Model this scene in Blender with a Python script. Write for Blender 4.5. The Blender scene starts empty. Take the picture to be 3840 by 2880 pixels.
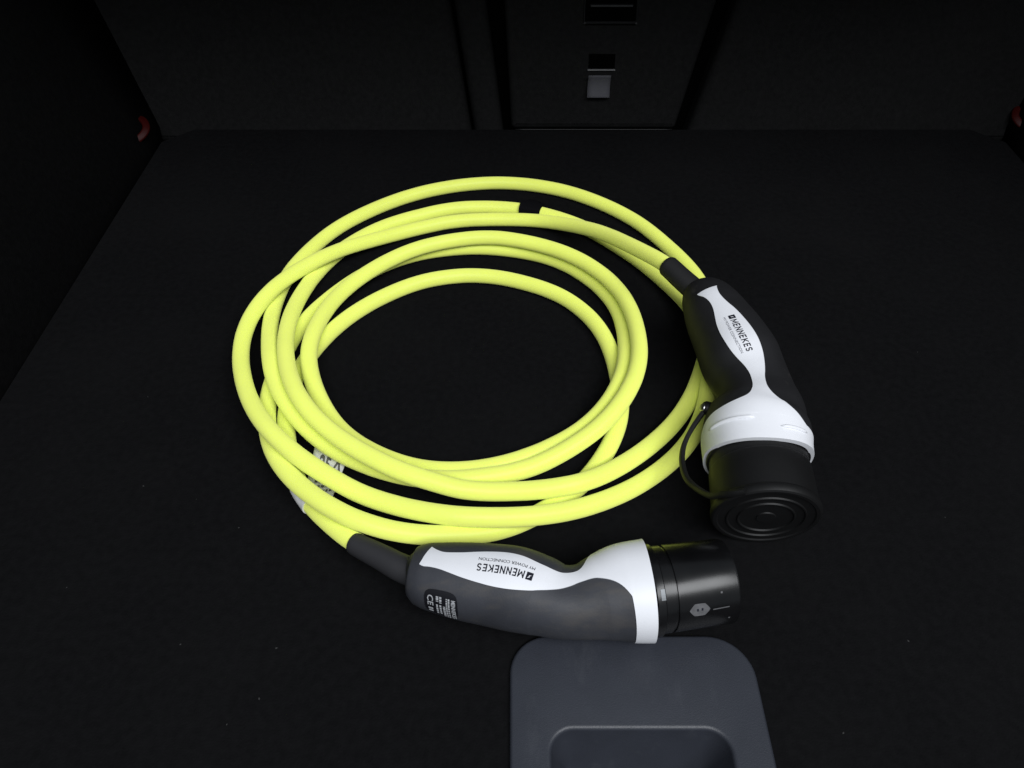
import bpy, bmesh, math, random
import numpy as np

random.seed(7)
scene = bpy.context.scene

# ------------------------------------------------------------------ camera
cam_data = bpy.data.cameras.new('camera')
cam_data.lens = 27.667; cam_data.sensor_width = 36.0; cam_data.clip_start = 0.01; cam_data.clip_end = 50
cam = bpy.data.objects.new('camera', cam_data)
scene.collection.objects.link(cam)
cam.location = (0, -0.45236, 0.46287)
cam.rotation_euler = (math.radians(90 - 45.658), 0, 0)
scene.camera = cam

# ------------------------------------------------------------------ light: soft daylight through the open tailgate
world = bpy.data.worlds.new('World'); scene.world = world; world.use_nodes = True
bg = world.node_tree.nodes['Background']
bg.inputs['Color'].default_value = (0.80, 0.90, 1.0, 1); bg.inputs['Strength'].default_value = 0.24

def area(name, loc, aim, sx, sy, power, col):
    l = bpy.data.lights.new(name, 'AREA'); l.shape = 'RECTANGLE'; l.size = sx; l.size_y = sy
    l.energy = power; l.color = col
    o = bpy.data.objects.new(name, l); scene.collection.objects.link(o)
    o.location = loc
    d = np.array(aim) - np.array(loc)
    from mathutils import Vector
    o.rotation_euler = Vector(d).to_track_quat('-Z', 'Y').to_euler()
    return o
area('tailgate_daylight', (0.95, -2.15, 3.05), (0.02, -0.05, 0.0), 4.2, 1.6, 178.0, (0.955, 0.975, 1.0))

scene.view_settings.view_transform = 'Standard'; scene.view_settings.look = 'None'
scene.view_settings.exposure = 0.0; scene.view_settings.gamma = 1.0
scene.view_settings.use_curve_mapping = False
scene.render.engine = 'CYCLES'
scene.cycles.use_denoising = True
scene.cycles.max_bounces = 8

# ------------------------------------------------------------------ helpers
COL = scene.collection

def mesh_obj(name, verts, faces, mat, parent=None, smooth=True, angle=None):
    me = bpy.data.meshes.new(name)
    me.from_pydata([tuple(map(float, v)) for v in verts], [], faces)
    me.validate(); me.update()
    bm = bmesh.new(); bm.from_mesh(me)
    bmesh.ops.recalc_face_normals(bm, faces=bm.faces)
    bm.to_mesh(me); bm.free()
    if smooth:
        me.polygons.foreach_set('use_smooth', [True] * len(me.polygons))
        if angle is not None: me.set_sharp_from_angle(angle=math.radians(angle))
    me.materials.append(mat)
    o = bpy.data.objects.new(name, me); COL.objects.link(o)
    if parent: o.parent = parent
    return o

def tag(o, label=None, cat=None, kind=None, group=None):
    if label: o['label'] = label
    if cat: o['category'] = cat
    if kind: o['kind'] = kind
    if group: o['group'] = group
    return o

def empty(name, loc=(0, 0, 0)):
    o = bpy.data.objects.new(name, None); COL.objects.link(o); o.location = (0, 0, 0)
    o.empty_display_size = 0.02
    return o

def catmull(P, step):
    P = np.array(P, float)
    P = np.vstack([2 * P[0] - P[1], P, 2 * P[-1] - P[-2]]); out = []
    for i in range(1, len(P) - 2):
        p0, p1, p2, p3 = P[i-1:i+3]
        n = max(1, int(np.linalg.norm(p2 - p1) / step))
        for t in np.linspace(0, 1, n, endpoint=False):
            out.append(.5 * (2*p1 + (p2-p0)*t + (2*p0-5*p1+4*p2-p3)*t*t + (3*p1-p0-3*p2+p3)*t**3))
    out.append(P[-2]); return np.array(out)

def sweep(pts, rad, n=14, flat=None, up=None, cap=True):
    """tube along pts; rad is a number or list; flat=(a,b) gives an elliptical/rect section in the (side, up) frame"""
    P = np.array(pts, float); m = len(P)
    T = np.gradient(P, axis=0); T /= np.linalg.norm(T, axis=1)[:, None]
    R = np.full(m, rad) if np.isscalar(rad) else np.array(rad, float)
    verts, faces = [], []
    ref = np.array(up if up is not None else (0, 0, 1.0)); prev = None
    for i in range(m):
        t = T[i]
        if up is not None or prev is None:
            s = np.cross(ref, t)
            if np.linalg.norm(s) < 1e-6: s = np.cross((1, 0, 0), t)
        else:
            s = prev - t * (prev @ t)
        s /= np.linalg.norm(s); prev = s; u = np.cross(t, s)
        for k in range(n):
            a = 2 * math.pi * k / n; c, w = math.cos(a), math.sin(a)
            if flat:
                q = 0.45
                c = math.copysign(abs(c) ** q, c) * flat[0]; w = math.copysign(abs(w) ** q, w) * flat[1]
                verts.append(P[i] + s * c + u * w)
            else:
                verts.append(P[i] + (s * c + u * w) * R[i])
    for i in range(m - 1):
        for k in range(n):
            a, b = i * n + k, i * n + (k + 1) % n
            faces.append((a, b, b + n, a + n))
    if cap:
        faces.append(tuple(range(n))[::-1]); faces.append(tuple((m - 1) * n + k for k in range(n)))
    return verts, faces

def lathe(origin, axis, profile, n=72, up=(0, 0, 1.0)):
    """profile = (along axis, radius) pairs; a radius of 0 closes the end"""
    o = np.array(origin, float); t = np.array(axis, float); t /= np.linalg.norm(t)
    s = np.cross(np.array(up), t); s /= np.linalg.norm(s); u = np.cross(t, s)
    verts, faces, rings = [], [], []
    for x, r in profile:
        if r <= 0:
            rings.append([len(verts)]); verts.append(o + t * x)
        else:
            rings.append(list(range(len(verts), len(verts) + n)))
            for k in range(n):
                a = 2 * math.pi * k / n
                verts.append(o + t * x + (s * math.cos(a) + u * math.sin(a)) * r)
    for A, B in zip(rings[:-1], rings[1:]):
        for k in range(n):
            k2 = (k + 1) % n
            if len(A) == 1 and len(B) == 1: continue
            if len(A) == 1: faces.append((A[0], B[k], B[k2]))
            elif len(B) == 1: faces.append((A[k], A[k2], B[0]))
            else: faces.append((A[k], A[k2], B[k2], B[k]))
    return verts, faces

def rounded(pts_r, seg=8):
    """closed polygon of (x, y, corner radius) -> list of 2-D points"""
    out = []; n = len(pts_r)
    for i in range(n):
        p = np.array(pts_r[i][:2], float); r = pts_r[i][2]
        a = np.array(pts_r[i-1][:2], float) - p; b = np.array(pts_r[(i+1) % n][:2], float) - p
        if r <= 0: out.append(p); continue
        a /= np.linalg.norm(a); b /= np.linalg.norm(b)
        half = math.acos(np.clip(a @ b, -1, 1)) / 2; d = r / math.tan(half)
        c = p + (a + b) / np.linalg.norm(a + b) * (r / math.sin(half))
        p0, p1 = p + a * d - c, p + b * d - c
        a0 = math.atan2(p0[1], p0[0]); a1 = math.atan2(p1[1], p1[0])
        da = (a1 - a0 + math.pi) % (2 * math.pi) - math.pi
        for k in range(seg + 1):
            t = a0 + da * k / seg; out.append(c + r * np.array([math.cos(t), math.sin(t)]))
    return out

def offset_poly(pts, d):
    """inset (d>0) a counter-clockwise closed polygon"""
    P = np.array(pts); n = len(P); out = []
    for i in range(n):
        t = P[(i+1) % n] - P[i-1]; L = np.linalg.norm(t)
        t = t / L if L > 1e-9 else np.array([1.0, 0])
        out.append(P[i] + d * np.array([-t[1], t[0]]))
    return out

def text_mesh(body, bold=0.0):
    cu = bpy.data.curves.new('t', 'FONT'); cu.body = body; cu.size = 1.0; cu.offset = bold
    cu.resolution_u = 3
    o = bpy.data.objects.new('t', cu); COL.objects.link(o)
    dg = bpy.context.evaluated_depsgraph_get()
    me = bpy.data.meshes.new_from_object(o.evaluated_get(dg))
    bpy.data.objects.remove(o); bpy.data.curves.remove(cu)
    bm = bmesh.new(); bm.from_mesh(me)
    bmesh.ops.triangulate(bm, faces=bm.faces)
    bmesh.ops.remove_doubles(bm, verts=bm.verts, dist=1e-5)
    V = np.array([v.co[:2] for v in bm.verts]); F = [tuple(v.index for v in f.verts) for f in bm.faces]
    bm.free(); bpy.data.meshes.remove(me)
    lo, hi = V.min(0), V.max(0)
    return (V - lo) / (hi - lo), F        # both axes run 0..1

def stroke_text(word, w=0.17, gap=0.20):
    """heavy grotesque capitals drawn as strokes"""
    G = {'M': (.92, [[(0, 0), (0, 1)], [(0, 1), (.5, .22)], [(.5, .22), (1, 1)], [(1, 1), (1, 0)]]),
         'E': (.58, [[(0, 0), (0, 1)], [(0, 1), (1, 1)], [(0, .52), (.9, .52)], [(0, 0), (1, 0)]]),
         'N': (.72, [[(0, 0), (0, 1)], [(0, 1), (1, 0)], [(1, 0), (1, 1)]]),
         'K': (.70, [[(0, 0), (0, 1)], [(.05, .45), (1, 1)], [(.30, .58), (1, 0)]]),
         'S': (.64, [[(1, .84), (.80, .98), (.5, 1.0), (.18, .98), (0, .80), (.06, .62), (.30, .53), (.70, .47), (.94, .38), (1, .20), (.82, .02), (.5, 0), (.20, .02), (0, .16)]])}
    V, F = [], []; x = 0.0; h = w / 2
    for ch in word:
        wd, st = G[ch]
        for pl in st:
            P = [np.array((x + h + a * (wd - w), h + b * (1 - w))) for a, b in pl]
            L, Rr = [], []
            for i in range(len(P)):
                t = P[min(i + 1, len(P) - 1)] - P[max(i - 1, 0)]; t /= np.linalg.norm(t); n = np.array((-t[1], t[0])) * h
                e = -t * h * .9 if i == 0 and ch != 'S' else (t * h * .9 if i == len(P) - 1 and ch != 'S' else 0)
                L.append(P[i] + n + e); Rr.append(P[i] - n + e)
            for i in range(len(P) - 1):
                b = len(V); V += [L[i], L[i+1], Rr[i+1], Rr[i]]; F.append((b, b+1, b+2, b+3))
        x += wd + gap
    V = np.array(V); lo, hi = V.min(0), V.max(0)
    V = np.clip((V - np.array((0, 0))) / np.array((x - gap, 1.0)), 0, 1)
    return V, F

class Loft:
    """tube of varying radius along a smooth spine; phi = 0 is the top, phi > 0 the left of the heading"""
    def __init__(self, rows, power=2.25, roll=0.0):
        a = np.array(rows, float)
        self.P = a[:, :3]; self.r = a[:, 3]; self.pw = power; self.roll = math.radians(roll)
        self.rz = a[:, 4] if a.shape[1] > 4 else a[:, 3]
        self.s = np.r_[0, np.cumsum(np.linalg.norm(np.diff(self.P, axis=0), axis=1))]
        self.L = self.s[-1]
    def _h(self, s, V):
        k = self.s; i = int(np.clip(np.searchsorted(k, s) - 1, 0, len(k) - 2))
        def tan(j):
            if j == 0: return (V[1] - V[0]) / (k[1] - k[0])
            if j == len(k) - 1: return (V[-1] - V[-2]) / (k[-1] - k[-2])
            a = (V[j] - V[j-1]) / (k[j] - k[j-1]); b = (V[j+1] - V[j]) / (k[j+1] - k[j])
            return (a * (k[j+1] - k[j]) + b * (k[j] - k[j-1])) / (k[j+1] - k[j-1])
        h = k[i+1] - k[i]; t = (s - k[i]) / h
        return ((2*t**3 - 3*t*t + 1) * V[i] + (t**3 - 2*t*t + t) * h * tan(i)
                + (-2*t**3 + 3*t*t) * V[i+1] + (t**3 - t*t) * h * tan(i+1))
    def frame(self, s):
        s = min(max(s, 0.0), self.L); e = 1e-4
        P = self._h(s, self.P)
        T = self._h(min(s + e, self.L), self.P) - self._h(max(s - e, 0), self.P); T /= np.linalg.norm(T)
        U = np.array([0, 0, 1.0]); U -= T * (U @ T); U /= np.linalg.norm(U)
        Lf = np.cross(U, T)
        c, n = math.cos(self.roll), math.sin(self.roll)
        return P, T, c * U + n * Lf, c * Lf - n * U
    def pt(self, s, phi, off=0.0):
        """phi in degrees"""
        P, T, U, Lf = self.frame(s)
        sc = min(max(s, 0.0), self.L)
        r = self._h(sc, self.r); rz = self._h(sc, self.rz)
        a = math.radians(phi); c, n = math.cos(a), math.sin(a); q = 2.0 / self.pw
        y = math.copysign(abs(n) ** q, n); z = math.copysign(abs(c) ** q, c)
        return P + Lf * (y * r + n * off) + U * (z * rz + c * off)


def loft_mesh(lf, n_s, n_p, end=True, short=0.0022):
    S = np.linspace(0, lf.L - short, n_s)
    S = np.unique(np.r_[S, lf.s[lf.s < lf.L - short - 1e-4]])
    verts, faces = [], []
    for s in S:
        for k in range(n_p): verts.append(lf.pt(s, 360.0 * k / n_p))
    m = len(S)
    for i in range(m - 1):
        for k in range(n_p):
            a, b = i * n_p + k, i * n_p + (k + 1) % n_p
            faces.append((a, b, b + n_p, a + n_p))
    if end:
        faces.append(tuple(range(n_p))); faces.append(tuple((m - 1) * n_p + k for k in range(n_p)))
    return verts, faces

def patch_mesh(lf, lo, hi, s_front, n_v=56, n_t=110, n_ring=14, off=0.0005):
    """shell lying on the loft between two boundary curves in (s, phi), running into a full ring at the front"""
    def curve(c):
        c = np.array(c, float); c[:, 1] *= 0.0004      # comparable units
        c = catmull(c, 0.0008)
        for _ in range(6): c[1:-1] = .5 * c[1:-1] + .25 * (c[:-2] + c[2:])
        d = np.r_[0, np.cumsum(np.linalg.norm(np.diff(c, axis=0), axis=1))]; t = np.linspace(0, d[-1], n_t)
        return np.stack([np.interp(t, d, c[:, 0]), np.interp(t, d, c[:, 1]) / 0.0004], 1)
    A, B = curve(lo), curve(hi)
    rows = [[A[i] * (1 - v) + B[i] * v for v in np.linspace(0, 1, n_v)] for i in range(n_t)]
    last = rows[-1]
    for j in range(1, n_ring + 1):
        w = j / n_ring
        rows.append([np.array([q[0] * (1 - w) + (s_front(q[1]) if callable(s_front) else s_front) * w, q[1]]) for q in last])
    verts, faces = [], []
    for r in rows:
        for s, p in r: verts.append(lf.pt(s, p, off))
    m = len(rows)
    for i in range(m - 1):
        for k in range(n_v - 1):
            a = i * n_v + k; faces.append((a, a + 1, a + n_v + 1, a + n_v))
    # skirt round the edge so that the shell reads as a moulded piece with thickness
    loop = [k for k in range(n_v)] + [i * n_v + n_v - 1 for i in range(1, n_t)]
    loop = [i * n_v for i in range(n_t - 1, 0, -1)] + loop
    flat = [q for r in rows for q in r]
    base = len(verts)
    for idx in loop: verts.append(lf.pt(flat[idx][0], flat[idx][1], -0.0008))
    for q in range(len(loop) - 1):
        faces.append((loop[q], loop[q+1], base + q + 1, base + q))
    # front rim folded inwards
    fr = list(range((m - 1) * n_v, m * n_v)); base = len(verts)
    for idx in fr: verts.append(lf.pt(flat[idx][0], flat[idx][1], -0.0030))
    for q in range(n_v - 1): faces.append((fr[q], fr[q+1], base + q + 1, base + q))
    return verts, faces

def on_loft(lf, V2, F, s0, s1, p_base, p_top, off, along='s', sign=1):
    """lay unit-square artwork on the surface: u runs s0->s1 (or p0->p1 when along='phi')"""
    verts = []
    for u, v in V2:
        if along == 's': verts.append(lf.pt(s0 + (s1 - s0) * u, p_base + (p_top - p_base) * v, off))
        else: verts.append(lf.pt(p_base + (p_top - p_base) * v, s0 + (s1 - s0) * u, off))
    return verts, F

def grid_unit(nu, nv):
    V = [(i / nu, j / nv) for i in range(nu + 1) for j in range(nv + 1)]
    F = [(i*(nv+1)+j, (i+1)*(nv+1)+j, (i+1)*(nv+1)+j+1, i*(nv+1)+j+1) for i in range(nu) for j in range(nv)]
    return V, F

# ------------------------------------------------------------------ materials
def mat(name, col, rough=0.5, spec=0.5, bump=0.0, bscale=600.0, var=0.0, vscale=40.0, metal=0.0, coat=0.0, rvar=0.0, sheen=0.0):
    m = bpy.data.materials.new(name); m.use_nodes = True
    nt = m.node_tree; b = nt.nodes['Principled BSDF']
    b.inputs['Base Color'].default_value = (*col, 1); b.inputs['Roughness'].default_value = rough
    b.inputs['Specular IOR Level'].default_value = spec; b.inputs['Metallic'].default_value = metal
    b.inputs['Coat Weight'].default_value = coat
    if sheen: b.inputs['Sheen Weight'].default_value = sheen; b.inputs['Sheen Roughness'].default_value = 0.6
    tc = nt.nodes.new('ShaderNodeTexCoord')
    if var:
        nz = nt.nodes.new('ShaderNodeTexNoise'); nz.inputs['Scale'].default_value = vscale; nz.inputs['Detail'].default_value = 6
        nt.links.new(tc.outputs['Object'], nz.inputs['Vector'])
        mp = nt.nodes.new('ShaderNodeMapRange'); mp.inputs['From Min'].default_value = .3; mp.inputs['From Max'].default_value = .7
        mp.inputs['To Min'].default_value = 1 - var; mp.inputs['To Max'].default_value = 1 + var
        nt.links.new(nz.outputs['Fac'], mp.inputs['Value'])
        mx = nt.nodes.new('ShaderNodeVectorMath'); mx.operation = 'SCALE'; mx.inputs[0].default_value = col
        nt.links.new(mp.outputs['Result'], mx.inputs['Scale']); nt.links.new(mx.outputs['Vector'], b.inputs['Base Color'])
        if rvar:
            mr = nt.nodes.new('ShaderNodeMapRange'); mr.inputs['From Min'].default_value = .3; mr.inputs['From Max'].default_value = .7
            mr.inputs['To Min'].default_value = rough - rvar; mr.inputs['To Max'].default_value = rough + rvar
            nt.links.new(nz.outputs['Fac'], mr.inputs['Value']); nt.links.new(mr.outputs['Result'], b.inputs['Roughness'])
    if bump:
        nb = nt.nodes.new('ShaderNodeTexNoise'); nb.inputs['Scale'].default_value = bscale; nb.inputs['Detail'].default_value = 3
        nt.links.new(tc.outputs['Object'], nb.inputs['Vector'])
        bp = nt.nodes.new('ShaderNodeBump'); bp.inputs['Strength'].default_value = bump; bp.inputs['Distance'].default_value = 0.0006
        nt.links.new(nb.outputs['Fac'], bp.inputs['Height']); nt.links.new(bp.outputs['Normal'], b.inputs['Normal'])
    return m

def dirty(m, col, scale, lo, hi, stretch=(1, 1, 1), amount=1.0):
    """faint scuffs and dust of another colour, over whatever colour the material has"""
    nt = m.node_tree; b = nt.nodes['Principled BSDF']
    tc = nt.nodes.new('ShaderNodeTexCoord'); mpn = nt.nodes.new('ShaderNodeMapping'); mpn.inputs['Scale'].default_value = stretch
    nz = nt.nodes.new('ShaderNodeTexNoise'); nz.inputs['Scale'].default_value = scale; nz.inputs['Detail'].default_value = 8
    nz.inputs['Roughness'].default_value = 0.65
    mr = nt.nodes.new('ShaderNodeMapRange'); mr.inputs['From Min'].default_value = lo; mr.inputs['From Max'].default_value = hi
    mr.inputs['To Max'].default_value = amount
    mx = nt.nodes.new('ShaderNodeMix'); mx.data_type = 'RGBA'; mx.inputs['B'].default_value = (*col, 1)
    nt.links.new(tc.outputs['Object'], mpn.inputs['Vector']); nt.links.new(mpn.outputs['Vector'], nz.inputs['Vector'])
    nt.links.new(nz.outputs['Fac'], mr.inputs['Value']); nt.links.new(mr.outputs['Result'], mx.inputs['Factor'])
    lk = b.inputs['Base Color'].links
    if lk: nt.links.new(lk[0].from_socket, mx.inputs['A'])
    else: mx.inputs['A'].default_value = b.inputs['Base Color'].default_value
    nt.links.new(mx.outputs['Result'], b.inputs['Base Color'])
    return m

M_CARPET = mat('black_carpet', (0.0064, 0.0064, 0.0069), 1.0, 0.0, bump=0.6, bscale=700, var=0.14, vscale=180)
dirty(M_CARPET, (0.0088, 0.0088, 0.0092), 7, 0.45, 0.75, amount=0.55)
dirty(M_CARPET, (0.016, 0.016, 0.016), 520, 0.70, 0.82, amount=0.5)
M_SEAT = mat('black_seat_fabric', (0.0095, 0.0095, 0.0097), 1.0, 0.0, bump=0.6, bscale=700, var=0.15, vscale=200)
M_TRIM = mat('black_side_felt', (0.0048, 0.0048, 0.0050), 1.0, 0.0, bump=0.5, bscale=700, var=0.15, vscale=200)
M_GAP = mat('gap_black', (0.0012, 0.0012, 0.0012), 1.0, 0.0)
M_BLACKPL = mat('satin_black_plastic', (0.010, 0.010, 0.011), 0.42, 0.35, bump=0.15, bscale=900)
M_YELLOW = mat('fluorescent_yellow_jacket', (0.855, 0.930, 0.190), 0.46, 0.30, bump=0.05, bscale=420, var=0.025, vscale=30)
dirty(M_YELLOW, (0.40, 0.42, 0.13), 90, 0.66, 0.80, amount=0.22)
_b = M_YELLOW.node_tree.nodes['Principled BSDF']; _b.inputs['Diffuse Roughness'].default_value = 0.7
_b.inputs['Sheen Weight'].default_value = 0.10; _b.inputs['Sheen Roughness'].default_value = 0.5
_b.inputs['Subsurface Weight'].default_value = 0.15; _b.inputs['Subsurface Scale'].default_value = 0.004; _b.inputs['Subsurface Radius'].default_value = (1.0, 1.0, 0.5)
M_WHITE = mat('white_plastic', (0.805, 0.815, 0.855), 0.42, 0.35, bump=0.06, bscale=700, var=0.02, vscale=30)
dirty(M_WHITE, (0.56, 0.55, 0.53), 160, 0.64, 0.82, amount=0.35)
M_GRIP_DARK = mat('black_rubber_grip', (0.0115, 0.0115, 0.013), 0.60, 0.35, bump=0.10, bscale=900, var=0.15, vscale=35)
M_GRIP_GREY = mat('charcoal_rubber_grip', (0.038, 0.040, 0.048), 0.55, 0.35, bump=0.12, bscale=900, var=0.16, vscale=40)
dirty(M_GRIP_GREY, (0.095, 0.083, 0.068), 38, 0.50, 0.74, stretch=(.6, 2.0, 1), amount=0.45)
dirty(M_GRIP_DARK, (0.07, 0.065, 0.06), 60, 0.62, 0.80, amount=0.5)
M_BOOT = mat('grey_strain_relief', (0.028, 0.028, 0.031), 0.60, 0.3, bump=0.08, bscale=800)
M_BOOT_D = mat('black_strain_relief', (0.014, 0.014, 0.015), 0.60, 0.3, bump=0.08, bscale=800)
M_GLOSS = mat('glossy_black_plastic', (0.0045, 0.0045, 0.005), 0.27, 0.45, var=0.3, vscale=30, rvar=0.04)
dirty(M_GLOSS, (0.03, 0.03, 0.03), 90, 0.66, 0.80, amount=0.5)
M_CAP = mat('matt_black_rubber_cap', (0.0062, 0.0062, 0.0065), 0.50, 0.26, bump=0.10, bscale=500, var=0.2, vscale=30)
M_INK = mat('black_ink', (0.012, 0.013, 0.022), 0.6, 0.2)
M_FADED = mat('faded_black_ink', (0.13, 0.13, 0.12), 0.6, 0.2, var=0.3, vscale=600)
M_INK_L = mat('grey_ink', (0.16, 0.165, 0.185), 0.6, 0.2)
M_PRINT = mat('white_print', (0.40, 0.41, 0.43), 0.6, 0.2, var=0.25, vscale=500)
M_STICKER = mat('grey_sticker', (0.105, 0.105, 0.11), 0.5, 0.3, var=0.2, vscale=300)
M_LABEL = mat('black_rating_label', (0.010, 0.010, 0.013), 0.35, 0.4)
M_PAPER = mat('white_cable_label', (0.78, 0.78, 0.77), 0.55, 0.3, var=0.10, vscale=220)
M_HANDLE = mat('blue_grey_plastic', (0.0275, 0.0305, 0.040), 0.42, 0.45, bump=0.22, bscale=1500, var=0.06, vscale=60)
M_CATCH = mat('dull_metal', (0.16, 0.17, 0.18), 0.45, 0.5, metal=0.4)
dirty(M_HANDLE, (0.052, 0.056, 0.066), 75, 0.56, 0.80, stretch=(1, .35, 1), amount=0.5)
M_METAL = mat('bright_metal', (0.62, 0.62, 0.62), 0.28, 0.5, metal=1.0)
M_LIP = mat('grey_lip_plastic', (0.15, 0.15, 0.155), 0.4, 0.5)
M_TAG = mat('grey_woven_tag', (0.060, 0.060, 0.069), 0.8, 0.2, bump=0.2, bscale=1200)
M_RED = mat('red_plastic', (0.026, 0.0016, 0.0012), 0.50, 0.12)
M_LINT = mat('pale_lint', (0.036, 0.036, 0.036), 0.9, 0.1)
M_TIE = mat('black_hook_and_loop', (0.006, 0.006, 0.007), 1.0, 0.0, bump=0.6, bscale=900)

# ------------------------------------------------------------------ the setting: boot floor, side trims, seat back
HX0, HX1, HY0, HY1 = -0.0013, 0.1468, -0.400, -0.2219     # floor handle outline
handle_outer = rounded([(HX0, HY0, .024), (HX1, HY0, .024), (HX1, HY1, .027), (HX0, HY1, .024)], 10)
FX0, FX1, FY0, FY1 = -0.412, 0.580, -0.62, 0.4275

def floor():
    bm = bmesh.new()
    ch = 0.030
    outer = [(FX0, FY0), (FX1, FY0), (FX1, FY1 - ch), (FX1 - ch, FY1), (FX0 + ch, FY1), (FX0, FY1 - ch)]
    ov = [bm.verts.new((x, y, 0)) for x, y in outer]
    hv = [bm.verts.new((x, y, 0)) for x, y in offset_poly(handle_outer, 0.0015)]
    ed = [bm.edges.new((ov[i], ov[(i+1) % len(ov)])) for i in range(len(ov))]
    ed += [bm.edges.new((hv[i], hv[(i+1) % len(hv)])) for i in range(len(hv))]
    bmesh.ops.triangle_fill(bm, edges=ed, use_beauty=True)
    lv = [bm.verts.new((x, y, -0.012)) for x, y in outer]
    for i in range(len(ov)):
        j = (i + 1) % len(ov); bm.faces.new((ov[i], ov[j], lv[j], lv[i]))
    me = bpy.data.meshes.new('boot_floor'); bm.to_mesh(me); bm.free(); me.materials.append(M_CARPET)
    o = bpy.data.objects.new('boot_floor', me); COL.objects.link(o)
    tag(o, 'black carpeted boot floor board under the charging cable', kind='structure')
    # the pan below the board, seen only in the gaps at its edge
    V = [(-.52, -.62, -.045), (.70, -.62, -.045), (.70, .50, -.045), (-.52, .50, -.045)]
    tag(mesh_obj('boot_pan', [(x, y, -.075) for x, y, _ in V], [(0, 1, 2, 3)], M_GAP, smooth=False), 'black pan below the boot floor', kind='structure')
floor()

RC = math.radians(14); S0 = np.array([0, 0.4333, 0.0]); SU = np.array([0, math.sin(RC), math.cos(RC)]); SN = np.array([0, -math.cos(RC), math.sin(RC)])
def seat_pt(x, h, d=0.0): return S0 + np.array([x, 0, 0]) + SU * h + SN * d

def slab(name, outline, depth, bev, m, parent=None, front=0.0, hole=None):
    """a cushion-edged panel standing on the seat-back plane: front face at `front`, going back by depth"""
    rings = [(0.0, front - depth), (0.0, front - bev)]
    for k in range(1, 5):
        a = k / 4 * math.pi / 2
        rings.append((bev * (1 - math.cos(a)), front - bev + bev * math.sin(a)))
    verts, faces = [], []; n = len(outline)
    for ins, d in rings:
        for x, h in offset_poly(outline, ins): verts.append(seat_pt(x, h, d))
    for i in range(len(rings) - 1):
        for k in range(n):
            a, b = i * n + k, i * n + (k + 1) % n
            faces.append((a, b, b + n, a + n))
    faces.append(tuple((len(rings) - 1) * n + k for k in range(n))); faces.append(tuple(range(n))[::-1])
    return mesh_obj(name, verts, faces, m, parent, smooth=True, angle=40)

seat = empty('rear_seat_back')
tag(seat, 'black fabric rear seat back with centre hatch behind the boot floor', 'seat back')
TOP = 0.62
def line(x0, x1, h): return x0 + (x1 - x0) * h / 0.1388
slab('backrest_panel', rounded([(-.66, -.02, .01), (line(-.0500, -.0700, -.02), -.02, .008), (line(-.0500, -.0700, TOP), TOP, .03), (-.66, TOP, .03)], 6), .05, .010, M_SEAT, seat, 0.0)
slab('backrest_strip', rounded([(line(-.0465, -.0655, -.02), -.02, .006), (line(-.0112, -.0290, -.02), -.02, .006), (line(-.0112, -.0290, TOP), TOP, .01), (line(-.0465, -.0655, TOP), TOP, .01)], 6), .05, .009, M_SEAT, seat, 0.0)
slab('backrest_panel', rounded([(line(.2140, .2520, -.02), -.02, .008), (.80, -.02, .01), (.80, TOP, .03), (line(.2140, .2520, TOP), TOP, .03)], 6), .05, .010, M_SEAT, seat, 0.0)
# the gaps' dark bottom
V = [seat_pt(-.7, -.04, -.028), seat_pt(.85, -.04, -.028), seat_pt(.85, TOP, -.028), seat_pt(-.7, TOP, -.028)]
mesh_obj('backing', V, [(0, 1, 2, 3)], M_GAP, seat, smooth=False)

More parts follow.
